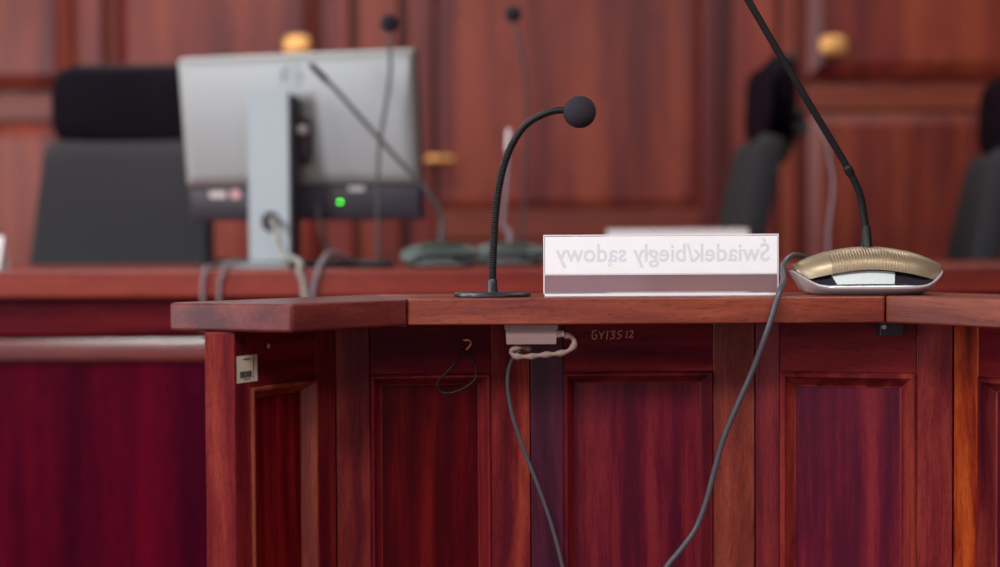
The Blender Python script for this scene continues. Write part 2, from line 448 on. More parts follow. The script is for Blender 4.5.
# outer corner of left arm with centre board
tL = (IL[1] + CW - OLc.y) / uL.y
OL = (OLc.x + uL.x*tL, IL[1] + CW)
aR = R(-51)
uR = Vector((math.cos(aR), math.sin(aR)))
nR = Vector((-uR.y, uR.x))
oR = Vector(IR) + nR*0.122
tR = (IR[1] + CW - oR.y) / uR.y
OR_ = (oR.x + uR.x*tR, IR[1] + CW)
IRE = Vector(IR) + uR*0.36
ORE = oR + uR*0.36
g = 0.0006
obj_top = board('counter_top', [(IL[0] + g, IL[1]), (IR[0] - g, IR[1]), (OR_[0] - g, OR_[1]), (OL[0] + g, OL[1])], IL, 0, TZ - TH, TZ, M['wood_top'], stand, 0.0022)
obj_l = board('counter_top', [IE, (IL[0] - g, IL[1]), (OL[0] - g, OL[1]), OE], IE, math.atan2(uL.y, uL.x), TZ - TH - 0.0006, TZ - 0.0002, M['wood_top_shaded'], stand, 0.0034)
obj_r = board('counter_top', [(IR[0] + g, IR[1]), tuple(IRE), tuple(ORE), (OR_[0] + g, OR_[1])], IR, aR, TZ - TH, TZ, M['wood_top'], stand, 0.0022)

RAIL_Z = 0.935
def facet(a, b, pxl, pxr, ml='wood_stile', mr='wood_stile', mm='wood_v', mk=1.0, fm='wood_field'):
    ang = math.atan2((b - a).y, (b - a).x)
    Lw = (b - a).length
    u = (b - a) / Lw
    def s_of(px):
        k = (px - 500.0) / F
        return (k*a.y - a.x) / (u.x - k*u.y)
    sl, sr = s_of(pxl), (s_of(pxr) if pxr else Lw - 0.06)
    ZB, ZT = 0.01, TZ - TH - 0.0004
    root = obj('wall_section', boxm((-0.002, 0.016, ZB), (Lw + 0.002, 0.024, ZT)), M['wood_field'], stand, loc=Vector((a.x, a.y, 0)) - SL, rot=(0, 0, ang))
    e = 0.0004
    obj('stile', boxm((e, 0, ZB), (sl, 0.0158, ZT)), M[ml], root, bevel=0.0012)
    obj('stile', boxm((sr, 0, ZB), (Lw - e, 0.0158, ZT)), M[mr], root, bevel=0.0012)
    # rails keep their own grain, along x
    obj('rail', boxm((sl + 0.0002, 0.0001, RAIL_Z), (sr - 0.0002, 0.0158, ZT)), M['wood_x'], root, bevel=0.0008)
    obj('rail', boxm((sl + 0.0002, 0.0001, ZB), (sr - 0.0002, 0.0158, 0.12)), M['wood_x'], root, bevel=0.0008)
    # moulding round the opening
    bm = bmesh.new()
    prof = [(0.0, -0.0012), (0.0018, -0.0030), (0.0040, -0.0026), (0.0052, 0.0002), (0.0060, 0.0018), (0.0115, 0.0100), (0.0128, 0.0106), (0.0132, 0.0150), (0.0, 0.0150)]
    rings = []
    for i, yy in prof:
        i *= mk
        rings.append([Vector((sl + i, yy, 0.12 + i)), Vector((sr - i, yy, 0.12 + i)), Vector((sr - i, yy, RAIL_Z - i)), Vector((sl + i, yy, RAIL_Z - i))])
    loft(bm, rings + [rings[0]], caps=False)
    bmesh.ops.remove_doubles(bm, verts=bm.verts, dist=1e-6)
    obj('moulding', bm, M[mm], root, smooth=25)
    obj('field_panel', boxm((sl + 0.0125*mk, 0.0118, 0.13), (sr - 0.0125*mk, 0.0159, RAIL_Z - 0.0125*mk)), M[fm], root)
    return root, ang, s_of
fA, angA, sA = facet(P0, P1, 249, 315.5, ml='wood_v', mr='wood_v', mm='wood_brown', fm='wood_field_no_sheen')  # browner moulding wood paints its bevel as lit
fB, angB, sB = facet(P1, P2, 369, 490, fm='wood_field_no_sheen')
fC, angC, sC = facet(P2, P3, 563, 713, 'wood_purple_sheen', 'wood_brown')
fD, angD, sD = facet(P3, P4, 780, 917, 'wood_v', 'wood_stile', 'wood_stile', 1.3)  # lighter wood on the moulding imitates light on its bevel
fE, angE, sE = facet(P4, P5, 979, None, 'wood_lit_orange', 'wood_v', 'wood_stile', 1.2)  # stile and moulding look lit through their colour
# end post: the thickness of the side, seen from its end
pl, pr = (gx(204, 1.322), 1.322), (gx(235, 1.322), 1.322)
aA = angA
uA = Vector((math.cos(aA), math.sin(aA)))
back = Vector((-uA.y, uA.x))
q0 = Vector(pr) + uA*0.03
board('end_post', [pl, pr, tuple(P0 + uA*0.0), tuple(P0 + back*0.016), tuple(P0 + back*0.02 + uA*0.05), tuple(Vector(pl) + uA*0.06)], pl, 0, 0.0, TZ - TH - 0.0008, M['wood_stile'], stand, 0.0022)
# outer skin behind the left side so that the post and panel form one wall
# barcode sticker on the left side's frame
def on_facet(a, ang, px, py, lift=0.0008):
    """local (s, z) of a pixel on a facet"""
    u = Vector((math.cos(ang), math.sin(ang)))
    k = (px - 500.0) / F
    s = (k*a.y - a.x) / (u.x - k*u.y)
    y = a.y + u.y*s
    return s, P(px, py, y).z
s0, zt = on_facet(P0, angA, 235.5, 356.5); s1, _ = on_facet(P0, angA, 256, 353)
_, zb = on_facet(P0, angA, 235.5, 383.5)
st = obj('barcode_sticker', boxm((s0, -0.0006, zb), (s1, 0.0, zt)), M['sticker'], fA); st['label'] = 'cream barcode sticker'
w, h = s1 - s0, zt - zb
bm = bmesh.new()
random.seed(3)
x = s0 + w*0.14
while x < s0 + w*0.72:
    bw = w*random.choice((0.012, 0.02, 0.034))
    box(bm, (x, -0.0009, zb + h*0.17), (x + bw, -0.0005, zb + h*0.42)); x += bw + w*random.choice((0.014, 0.022))
def rowbars(z, hh, x0, x1, n):
    for i in range(n):
        a = x0 + (x1 - x0)*i/n
        box(bm, (a, -0.0009, z), (a + (x1-x0)/n*0.72, -0.0005, z + hh))
rowbars(zb + h*0.84, h*0.05, s0 + w*0.30, s0 + w*0.66, 7)
rowbars(zb + h*0.09, h*0.04, s0 + w*0.34, s0 + w*0.66, 7)
box(bm, (s0 + w*0.78, -0.0009, zb + h*0.1), (s0 + w*0.80, -0.0005, zb + h*0.95))
obj('barcode', bm, M['ink'], st)
# screw head
ss, sz = on_facet(P0, angA, 266, 346)
bm = bmesh.new(); lathe(bm, [(0.0001, 0.0), (0.0016, 0.0), (0.0024, -0.0006), (0.0026, -0.0012), (0.0001, -0.0012)], 16)
obj('screw', bm, M['pale_metal'], fA, loc=(ss, -0.0012, sz), rot=(R(-90), 0, 0), smooth=40)
# pale handwriting under the ledge: strokes on the middle section's rail
def strokes(parent, a, ang, lines, r):
    bm = bmesh.new()
    for ln in lines:
        pts = []
        for px, py in ln:
            s, z = on_facet(a, ang, px, py); pts.append(Vector((s, -0.0001, z)))
        tube(bm, spline(pts, 4) if len(pts) > 2 else pts, r, 6)
    return obj('handwriting', bm, M['chalk'], parent)
G = [[(596.5, 330.5), (593.5, 331), (592, 335), (592.5, 338.5), (595, 339), (596.5, 337), (596, 335), (594.5, 335)]]
Y = [[(599, 331.5), (601.5, 335.5)], [(604.5, 331), (601.5, 335.5), (601, 338.8)]]
one = [[(607.8, 330.5), (606.5, 339.5)]]
three = [[(610.5, 332), (613.5, 330.8), (614.8, 332.3), (612.2, 334.4), (614.3, 335.5), (613.5, 338), (610, 338.8)]]
five = [[(622, 331), (618.6, 331.2), (618, 334.2), (620.6, 334.6), (620.8, 337), (616.8, 338.8)]]
sl_ = [[(627.3, 331), (626, 338)]]
two = [[(629.5, 332), (631.5, 330.6), (632.8, 332.2), (631, 335.4), (629, 337.4), (633.2, 337)]]
strokes(fC, P2, angC, G + Y + one + three + five + sl_ + two, 0.00052)['label'] = 'pale handwritten number'

# corner brackets screwed under the ledge
def bracket(org, ang, label, block=True):
    o = obj('bracket', boxm((-0.014, -0.010, -0.0014), (0.014, 0.022, 0.0)), M['grey_metal'], stand, loc=Vector(org) - SL, rot=(0, 0, ang), bevel=0.0004)
    o['label'] = label
    if not block: return o
    bm = bmesh.new(); prism(bm, [(-0.012, 0.004), (0.012, 0.004), (0.012, 0.020), (-0.012, 0.020)], -0.0155, -0.0014)
    obj('block', bm, M['strip'], o, bevel=0.001)
    bm = bmesh.new(); lathe(bm, [(0.0001, 0), (0.0026, 0), (0.0022, 0.0016), (0.0001, 0.0018)], 16)
    obj('screw', bm, M['pale_metal'], o, loc=(-0.008, 0.004, -0.006), rot=(R(90), 0, 0), smooth=40)
    return o
bp_ = P(893, 322, 1.425)
bracket((bp_.x, 1.425, TZ - TH), 0.0, 'small steel bracket under the ledge corner')
bp_ = P(392, 327, 1.42)
bracket((bp_.x, 1.425, TZ - TH - 0.0006), R(6), 'flat steel plate under the left ledge corner', False)

# ------------------------------------------------------------------ things under the ledge
jt = thing('junction_box', 'small beige junction box fixed under the front edge of the ledge', 'junction box', (P(531, 325, 1.425).x, 1.425, TZ - TH))
jw = 0.0545
bm = bmesh.new()
rings = []
for z, k in ((0.0, 1.0), (-0.0052, 1.0), (-0.0056, 0.955), (-0.0195, 0.935), (-0.0208, 0.915)):
    rings.append([Vector((x, y, z)) for x, y in ((-jw/2*k, -0.014*k), (jw/2*k, -0.014*k), (jw/2*k, 0.020*k), (-jw/2*k, 0.020*k))])
loft(bm, rings)
obj('housing', bm, M['box'], jt, bevel=0.0007)
bm = bmesh.new()
lathe(bm, [(0.0001, 0), (0.0040, 0), (0.0040, 0.0035), (0.0033, 0.0038), (0.0034, 0.0078), (0.0001, 0.0080)], 16)
obj('connector', bm, M['white_plastic'], jt, loc=(jw/2*0.93, -0.006, -0.0105), rot=(0, R(90), 0), smooth=40)['label'] = 'pale round connector'
YJ = 1.419
def path(pts, n=8):
    return spline([P(a, b, c) for a, b, c in pts], n)
bm = bmesh.new()
tube(bm, path([(564, 335.5, YJ), (570, 336, YJ), (574.2, 341, YJ), (573, 347, YJ), (566, 352, YJ), (555, 354, YJ), (543, 355, YJ), (530, 356.5, YJ), (517, 356.6, YJ), (511.6, 353.3, YJ), (513, 349.2, YJ), (521, 347.4, YJ), (530, 348.4, YJ + .006)]),
     lambda a, t: 0.0030 + 0.0007*math.sin(a*420.0), 10)
tag(obj('cable', bm, M['cable_beige'], smooth=60), 'thick beige wrapped cable curled below the junction box', 'cable')
bm = bmesh.new()
tube(bm, path([(521, 350, 1.45), (514, 357, 1.453), (508.7, 370, 1.458), (508, 390, 1.462), (513, 418, 1.466), (524, 450, 1.47), (538, 486, 1.472), (550, 520, 1.474), (560, 556, 1.475), (568, 600, 1.475), (572, 690, 1.475), (573, 800, 1.474)]), 0.0022, 10)
tag(obj('cable', bm, M['cable_grey'], smooth=60), 'thin grey cable hanging from the beige coil down the panels', 'cable')
lt = thing('wire_loop', 'thin black wire loop dangling under the ledge, left of the junction box', 'wire', P(462, 352, 1.462))
lo_ = P(462, 352, 1.462)
bm = bmesh.new()
tube(bm, [p - lo_ for p in path([(464, 352, 1.458), (457, 361, 1.456), (447, 372, 1.454), (439, 380, 1.454), (437.5, 387, 1.454), (443, 393, 1.455), (455, 392, 1.456), (469, 385, 1.458), (476, 376, 1.460), (474, 362, 1.462), (466, 351, 1.464), (460, 350, 1.464)])], 0.0012, 8)
obj('wire', bm, M['black_rubber'], lt, smooth=60)
bm = bmesh.new()
tube(bm, [p - lo_ for p in path([(464, 340.5, 1.466), (468, 340, 1.464), (471, 342.5, 1.462), (469, 347, 1.462), (464, 351, 1.463)])], 0.0010, 8)
obj('bare_end', bm, M['copper'], lt, smooth=60)['label'] = 'copper coloured end'
bm = bmesh.new()
bmesh.ops.create_icosphere(bm, subdivisions=2, radius=0.0032)
bmesh.ops.scale(bm, verts=bm.verts, vec=(1.0, 0.8, 1.3))
obj('knot', bm, M['black_rubber'], lt, loc=P(463, 352, 1.461) - lo_, smooth=60)

# ------------------------------------------------------------------ microphones
def ball_mic(label, base, pts, rb, stem_r, ball_r, squash=1.0, ribs=True, stem='black_rubber', group=None, ball=True):
    """base: foot centre; pts: stem path up to the ball centre"""
    t = thing('microphone', label, 'microphone', base, group=group)
    b = Vector(base)
    bm = bmesh.new()
    lathe(bm, [(0.0001, 0), (rb*0.97, 0), (rb, 0.0012), (rb*0.99, 0.0032), (rb*0.95, 0.0042), (rb*0.3, 0.0048), (0.0001, 0.0048)], 64)
    obj('base', bm, M['base_metal'], t, smooth=35)
    bm = bmesh.new()
    lathe(bm, [(0.0001, 0.0045), (stem_r*1.55, 0.0045), (stem_r*1.5, 0.006), (stem_r*1.35, 0.0085), (stem_r*1.3, 0.0165), (stem_r*1.1, 0.018), (0.0001, 0.018)], 24)
    obj('collar', bm, M['base_metal'], t, smooth=35)
    path_ = spline([Vector(p) - b for p in pts], 40 if ribs else 10)
    def rad(a, tt):
        if not ribs or a > tt*0.66: return stem_r*0.92
        return stem_r*(1.0 + 0.11*math.sin(a*2*math.pi/0.0026))
    if ribs:                                   # fine, even spacing for the ribs
        L0 = sum((q - p).length for p, q in zip(path_, path_[1:]))
        n = int(L0/0.0004); out = [path_[0]]; acc = 0.0; step = L0/n; k = 0; d = 0.0
        seg = [(q - p).length for p, q in zip(path_, path_[1:])]
        for i in range(1, n):
            target = step*i
            while d + seg[k] < target: d += seg[k]; k += 1
            out.append(path_[k].lerp(path_[k+1], (target - d)/seg[k]))
        out.append(path_[-1]); path_ = out
    bm = bmesh.new(); tube(bm, path_, rad, 12)
    obj('gooseneck', bm, M[stem], t, smooth=60)
    if ball:
        c = path_[-1]; d = (path_[-1] - path_[-8]).normalized()
        bm = bmesh.new(); bmesh.ops.create_icosphere(bm, subdivisions=4, radius=ball_r)
        for v in bm.verts:
            q = v.co.normalized()
            v.co *= 1.0 + 0.05*max(0, -q.dot(d))
        obj('windscreen', bm, M['foam'], t, loc=c, smooth=80)['label'] = 'round charcoal foam windscreen'
    return t

YM = 1.447
mb = PZ(492.5, 294.2, TZ); mb.y = YM; mb.x = P(492.5, 290, YM).x; mb.z = TZ
ball_mic('black gooseneck microphone with a round foam ball, standing on the witness stand ledge', mb,
         [mb + Vector((0, 0, 0.012))] + [P(a, b, YM - 0.012*k) for a, b, k in ((493, 262, .0), (494, 240, .1), (495.5, 215, .2), (498.5, 190, .3), (504, 165, .5), (513, 143, .7), (526, 125, .9), (542.5, 114.8, 1), (559, 110.3, 1.1), (580, 112, 1.2))],
         0.0405, 0.0039, 0.0165)

def rear_base(px, y): return Vector((P(px, 255, y).x, y, BZ))
for label, bx, YB, pts in (
    ('black ball microphone on the bench in front of the right end of the monitor', 378, 2.60, ((378, 220), (378, 190), (379, 150), (385, 110), (390, 75), (390, 45), (389, 23))),
    ('black ball microphone on the bench, the taller thin one in front of the central door', 523, 2.87, ((523, 225), (525, 190), (526, 150), (527, 110), (525, 75), (519, 42), (513, 14)))):
    b = rear_base(bx, YB)
    ball_mic(label, b, [b + Vector((0, 0, 0.012))] + [P(x, y, YB) for x, y in pts], 0.036, 0.0036, 0.0165, ribs=False, stem='cable_dark')
YB = 2.70
b = rear_base(828, YB)
pm = ball_mic('pale slim gooseneck microphone on the bench, behind the gold conference unit', b,
              [b + Vector((0, 0, 0.012))] + [P(x, y, YB) for x, y in ((829, 225), (832, 200), (833, 180), (830, 160), (827, 142), (821, 130), (815, 124))], 0.034, 0.0030, 0.01, ribs=False, stem='cable_mauve', ball=False)

# ------------------------------------------------------------------ conference units
def arch_profile(u):
    """heights of the arched grille along its length, u from -1 to 1 (metres)"""
    top = 0.0494 - 0.0190*abs(u)**2.1
    low = 0.0262 - 0.0128*abs(u)**1.7
    return low, top

def conference_unit(label, loc, rotz, mats, neck_pts, neck_r, tip_r, tip_mat='black_rubber', neck_mat='black_rubber', scale=1.0):
    gold, trim, disp = mats[:3]
    t = thing('conference_unit', label, 'conference microphone', loc, rotz)
    HL = 0.078
    DEP = 0.052
    # tray: boat shaped base, its rim rising to both ends
    bm = bmesh.new()
    rings = []
    N_ = 48
    def planf(s):  # half depth along the length
        return DEP*math.sqrt(max(0.0, 1 - abs(s)**2.6))
    def rim(s):
        return 0.0085 + 0.0165*max(0.0, (abs(s) - 0.62)/0.38)**1.6
    def plan(k, f):
        q = 2*math.pi*k/N_
        cs, sn = math.cos(q), math.sin(q)
        return Vector((math.copysign(abs(cs)**0.72, cs)*HL*f, math.copysign(abs(sn)**0.85, sn)*DEP*f, 0))
    def ring(f, zf): 
        out = []
        for k in range(N_):
            p = plan(k, f); s = p.x/HL
            p.z = zf(s, k); out.append(p)
        return out
    rings.append(ring(0.60, lambda s, k: 0.0))
    rings.append(ring(0.72, lambda s, k: 0.0))
    rings.append(ring(0.86, lambda s, k: 0.0022 + rim(s)*0.16))
    rings.append(ring(0.985, lambda s, k: rim(s) - 0.002))
    rings.append(ring(1.0, lambda s, k: rim(s)))
    rings.append(ring(0.985, lambda s, k: rim(s) + 0.0016))
    rings.append(ring(0.95, lambda s, k: rim(s) + 0.0010))
    rings.append(ring(0.80, lambda s, k: rim(s)*0.6 + 0.002))
    loft(bm, rings)
    obj('base', bm, trim, t, smooth=50)
    # dark sloping face under the arch
    bm = bmesh.new()
    rings = []
    for i in range(33):
        u = -1 + 2*i/32
        lo_z, _ = arch_profile(u)
        x = u*HL*0.955
        yf = -DEP*0.86*math.sqrt(max(0.02, 1 - abs(u*0.98)**2.4))
        yb = -DEP*0.40*math.sqrt(max(0.02, 1 - abs(u*0.9)**2.6))
        zf_ = 0.0085 + 0.0155*max(0.0, (abs(u) - 0.62)/0.38)**1.6
        zb_ = max(lo_z + 0.002, zf_ + 0.0005)
        rings.append([Vector((x, yf, zf_ + 0.0004)), Vector((x, yb, zb_)), Vector((x, 0.02, zb_)), Vector((x, 0.02, zf_ - 0.002))])
    loft(bm, rings)
    obj('face', bm, disp, t, smooth=40)
    # pale label plate on the face
    def face_pt(x, v, lift):
        u = x/(HL*0.955)
        lo_z, _ = arch_profile(u)
        yf = -DEP*0.86*math.sqrt(max(0.02, 1 - abs(u*0.98)**2.4)); yb = -DEP*0.40*math.sqrt(max(0.02, 1 - abs(u*0.9)**2.6))
        a = Vector((x, yf, 0.0089)); b = Vector((x, yb, lo_z + 0.002))
        n = Vector((0, -(b - a).z, (b - a).y)).normalized()
        return a.lerp(b, v) + n*lift
    bm = bmesh.new()
    cols_ = []
    for i in range(13):
        fx = i/12
        rows = []
        for v, xx0, xx1 in ((0.10, -0.036, 0.021), (0.78, -0.040, 0.025)):
            x = xx0 + (xx1 - xx0)*fx
            rows.append((face_pt(x, v, 0.0006), face_pt(x, v, 0.0014)))
        cols_.append([rows[0][0], rows[1][0], rows[1][1], rows[0][1]])
    loft(bm, cols_)
    obj('label_plate', bm, mats[3] if len(mats) > 3 else M['label'], t)['label'] = 'flat plate on its front'
    # arched body: ribbed in the middle, smooth at the ends
    def arch(u0, u1, ribs, n, fat=1.0):
        bm = bmesh.new(); rings = []
        m = 14
        for i in range(n + 1):
            u = u0 + (u1 - u0)*i/n
            lo_z, hi_z = arch_profile(u)
            k = fat*(1.0 + (0.016*math.copysign(1, math.sin(i*math.pi/2 + 0.1)) if ribs else 0))
            taper = math.sqrt(max(0.03, 1 - abs(u*0.93)**3.2))
            yc, ry = -0.004, 0.030*taper*k
            rz = (hi_z - lo_z)*k
            ring_ = []
            for j in range(m + 1):
                a = math.pi*j/m
                ring_.append(Vector((u*HL*0.985 + (0.006*(1 - math.sin(a)))*math.copysign(abs(u)**2, u)*-1, yc - ry*math.cos(a), lo_z + rz*math.sin(a)**0.8)))
            rings.append(ring_)
        loft(bm, rings)
        return bm
    obj('grille', arch(-0.54, 0.52, True, 108), gold, t, smooth=30)['label'] = 'ribbed middle of the arched body'
    obj('end_cap', arch(-0.99, -0.54, False, 14, 1.035), gold, t, smooth=50)
    obj('end_cap', arch(0.52, 0.99, False, 14, 1.035), gold, t, smooth=50)
    # socket, gooseneck and head
    bm = bmesh.new()
    zt_ = 0.0465
    lathe(bm, [(0.0001, zt_ - 0.006), (0.0072, zt_ - 0.006), (0.0072, zt_ + 0.0016), (0.0062, zt_ + 0.003), (0.0046, zt_ + 0.022), (0.0040, zt_ + 0.0245), (0.0001, zt_ + 0.0245)], 24, (0.0005, -0.004, 0))
    obj('socket', bm, M[neck_mat], t, smooth=35)
    inv = (Matrix.Translation(loc) @ Matrix.Rotation(rotz, 4, 'Z')).inverted()
    pts = [Vector((0.0005, -0.004, zt_ + 0.02))] + [inv @ p for p in neck_pts]
    bm = bmesh.new(); tube(bm, spline(pts, 10), neck_r, 14)
    obj('gooseneck', bm, M[neck_mat], t, smooth=60)
    d = (pts[-1] - pts[-2]).normalized()
    bm = bmesh.new()
    tube(bm, [pts[-1] - d*0.004, pts[-1], pts[-1] + d*0.002, pts[-1] + d*0.034, pts[-1] + d*0.040, pts[-1] + d*0.042],
         lambda a, tt: (tip_r*0.8 if a < 0.002 else tip_r if a < 0.041 else tip_r*0.7), 16)
    obj('microphone_head', bm, M[tip_mat], t, smooth=40)
    return t, inv

YU = 1.453
ux = P(865, 280, YU).x
front_neck = [P(a, b, YU - 0.004 - 0.02*k) for a, b, k in ((864, 215, 0), (861.5, 200, 0.05), (856, 184, .1), (848, 169, .15), (839, 153, .2), (810, 105, .4), (779, 53, .6), (748, 0, .8), (722, -44, 1.0))]
ut, inv = conference_unit('gold and silver conference microphone unit on the right of the witness stand ledge', Vector((ux, YU, TZ)), R(-3),
                (M['gold'], M['silver'], M['display']), front_neck, lambda a, t: 0.0037 if a < 0.062 else (0.0046 if a < 0.070 else 0.0036), 0.006)
for px_, label in ((443, 'dark conference microphone unit on the bench right of the monitor, stem leaning left'),
                   (507, 'dark conference microphone unit on the bench directly behind the foam ball microphone')):
    y = 2.585 if px_ == 443 else 2.725
    if px_ == 443:
        nk = [P(a, b, y) for a, b in ((443, 222), (440, 210), (432, 198), (420, 184), (395, 156), (360, 117), (338, 92), (326, 80))]
        conference_unit(label, Vector((P(441, 260, y).x, y, BZ)), R(4), (M['greygreen'], M['rim'], M['display'], M['dull_plate']), nk, 0.0042, 0.0058, neck_mat='cable_dark')
    else:
        nk = [P(a, b, y) for a, b in ((503, 225), (504, 208), (506, 190), (507, 170), (508, 150))]
        conference_unit(label, Vector((P(510, 260, y).x, y, BZ)), R(-4), (M['greygreen'], M['rim'], M['display'], M['dull_plate']), nk, 0.0042, 0.0062, tip_mat='pale_metal', neck_mat='cable_mauve')

# the front unit's own cable, over the ledge and down
bm = bmesh.new()
tube(bm, path([(812, 262, 1.50), (803, 256.5, 1.485), (793, 255.5, 1.462), (785.5, 261, 1.44), (782.5, 270, 1.425), (783.5, 280, 1.408), (780, 290, 1.3945), (776, 303, 1.3915), (771, 320, 1.392), (764, 340, 1.396), (752, 372, 1.41), (737, 406, 1.42), (723, 440, 1.43), (714, 472, 1.437), (706, 502, 1.442), (696, 528, 1.446), (682, 548, 1.448), (664, 571, 1.45), (645, 610, 1.45), (640, 700, 1.45), (640, 800, 1.45)]), 0.0030, 12)
tag(obj('cable', bm, M['cable_grey'], smooth=60), 'grey cable looping off the gold unit and hanging over the ledge edge', 'cable')

# ------------------------------------------------------------------ name plates
def raw_text(body, bold):
    cu = bpy.data.curves.new('lettering', 'FONT'); cu.body = body; cu.size = 1.0; cu.offset = bold
    cu.extrude = 0.0; cu.resolution_u = 4
    o = bpy.data.objects.new('lettering', cu); COL.objects.link(o)
    me = bpy.data.meshes.new_from_object(o.evaluated_get(bpy.context.evaluated_depsgraph_get()))
    bpy.data.objects.remove(o); bpy.data.curves.remove(cu)
    return me

def xspan(body, bold):
    me = raw_text(body, bold); xs = [v.co.x for v in me.vertices]
    bpy.data.meshes.remove(me)
    return min(xs), max(xs)

MARKS = {'\u015a': ('S', 'acute'), '\u0142': ('l', 'slash'), '\u0105': ('a', 'ogonek')}
def text_mesh(body, width, height, mirror, bold=0.0):
    """flat lettering in the xz plane; the accents are drawn as strokes of their own"""
    plain_ = ''.join(MARKS[c][0] if c in MARKS else c for c in body)
    me = raw_text(plain_, bold)
    bm = bmesh.new(); bm.from_mesh(me)
    def ribbon(pts, th):       # one strip of quads, a hair above the letters it crosses
        rows = []
        for i, (x, y) in enumerate(pts):
            a = Vector(pts[max(0, i - 1)]); b = Vector(pts[min(len(pts) - 1, i + 1)])
            d = (b - a).normalized()*th/2
            rows.append((bm.verts.new((x - d.y, y + d.x, 1.0)), bm.verts.new((x + d.y, y - d.x, 1.0))))
        for p, q in zip(rows, rows[1:]): bm.faces.new((p[0], p[1], q[1], q[0]))
    for k, c in enumerate(body):
        if c not in MARKS: continue
        g_, kind = MARKS[c]
        a, b = xspan(g_, bold); w = b - a
        xr = xspan(plain_[:k + 1], bold)[1]; xl = xr - w
        if kind == 'acute': ribbon([((xl + xr)/2 - 0.02, 0.745), ((xl + xr)/2 + 0.075, 0.885)], 0.085)
        if kind == 'slash': ribbon([(xl - 0.085, 0.275), (xr + 0.085, 0.435)], 0.08)
        if kind == 'ogonek': ribbon([(xr - 0.04, 0.0), (xr - 0.115, -0.075), (xr - 0.115, -0.135), (xr - 0.06, -0.165), (xr + 0.005, -0.15)], 0.062)
    bm.to_mesh(me); bm.free()
    xs = [v.co.x for v in me.vertices]
    x0, x1 = min(xs), max(xs)
    k = width/(x1 - x0)
    for v in me.vertices:
        x = (v.co.x - (x0 + x1)/2)*k
        v.co = Vector((-x if mirror else x, -0.0001 if v.co.z > 0.5 else 0.0, v.co.y*(height or k)))
    return me

def name_plate(label, c, w, h, hp, rotz=0.0, text=None):
    """upright clear sheet with a paper in its upper part and a foot; c = centre of its front bottom edge"""
    t = thing('name_plate', label, 'name plate', c, rotz)
    th = 0.0030
    obj('sheet', boxm((-w/2, 0, 0.0032), (w/2, th, h)), M['acrylic'], t)
    obj('foot', boxm((-w/2, -0.001, 0.0), (w/2, 0.048, 0.0030)), M['acrylic_edge'], t, bevel=0.0006)
    bm = bmesh.new()
    e = 0.0011
    box(bm, (-w/2 - e, -0.0006, 0.0030), (-w/2, th + 0.0006, h)); box(bm, (w/2, -0.0006, 0.0030), (w/2 + e, th + 0.0006, h))
    box(bm, (-w/2 - e, -0.0006, h), (w/2 + e, th + 0.0006, h + e))
    box(bm, (-w/2, -0.0006, h - hp - 0.0012), (w/2, -0.0001, h - hp - 0.0002))
    obj('edge', bm, M['acrylic_edge'], t)
    pp = obj('paper', boxm((-w/2 + 0.0006, -0.0012, h - hp), (w/2 - 0.0004, -0.0004, h - 0.0008)), M['paper'], t)
    return t, pp

YN = 1.425
nl, nr = P(543.5, 290, YN), P(778.5, 290, YN)
nw = nr.x - nl.x - 0.0022
nc = Vector(((nl.x + nr.x)/2, YN, TZ))
ntop = P(660, 234.3, YN).z - TZ
npap = P(660, 234.3, YN).z - P(660, 272.5, YN).z
nt, npaper = name_plate('clear acrylic name plate on the witness stand ledge, its lettering seen mirrored from behind', nc, nw, ntop - 0.0011, npap)
tl, tr_ = P(555.5, 260, YN), P(769.5, 260, YN)
me = text_mesh('Świadek/biegły sądowy', tr_.x - tl.x, None, True, bold=0.016)
for v in me.vertices: v.co.z *= 1.07
me.materials.append(M['print'])
lo = bpy.data.objects.new('lettering', me); COL.objects.link(lo); lo.parent = npaper
lo.location = ((tl.x + tr_.x)/2 - nc.x, -0.00135, P(660, 261.3, YN).z - TZ)
lo['label'] = 'faint grey mirrored lettering'
a, b = P(607, 229, 2.85), P(748, 229, 2.85)
name_plate('white name plate on the bench, its top just showing above the acrylic name plate', Vector(((a.x + b.x)/2, 2.85, BZ)), b.x - a.x, a.z - BZ - 0.0011, (a.z - BZ)*0.72)
# white card at the left edge
a = P(1.5, 236, 2.62)
card = thing('table_card', 'white folded table card on the bench at the far left edge', 'card', (a.x - 0.055, 2.62, BZ))
hc = a.z - BZ
bm = bmesh.new()
for s in (-1, 1):
    v = [(-0.06, s*0.030, 0), (0.06, s*0.030, 0), (0.06, s*0.0006, hc), (-0.06, s*0.0006, hc)]
    f0 = [Vector(q) for q in v]; f1 = [q + Vector((0, -s*0.0008, 0)) for q in f0]
    loft(bm, [f0, f1])
obj('card', bm, M['paper'], card)

# ------------------------------------------------------------------ monitor
YMo = 2.66
mw, mh = 0.506, 0.334
mt = thing('monitor', 'silver computer monitor seen from behind, on the judges bench', 'monitor', (P(276, 262, 2.74).x, 2.74, BZ), R(13.0))
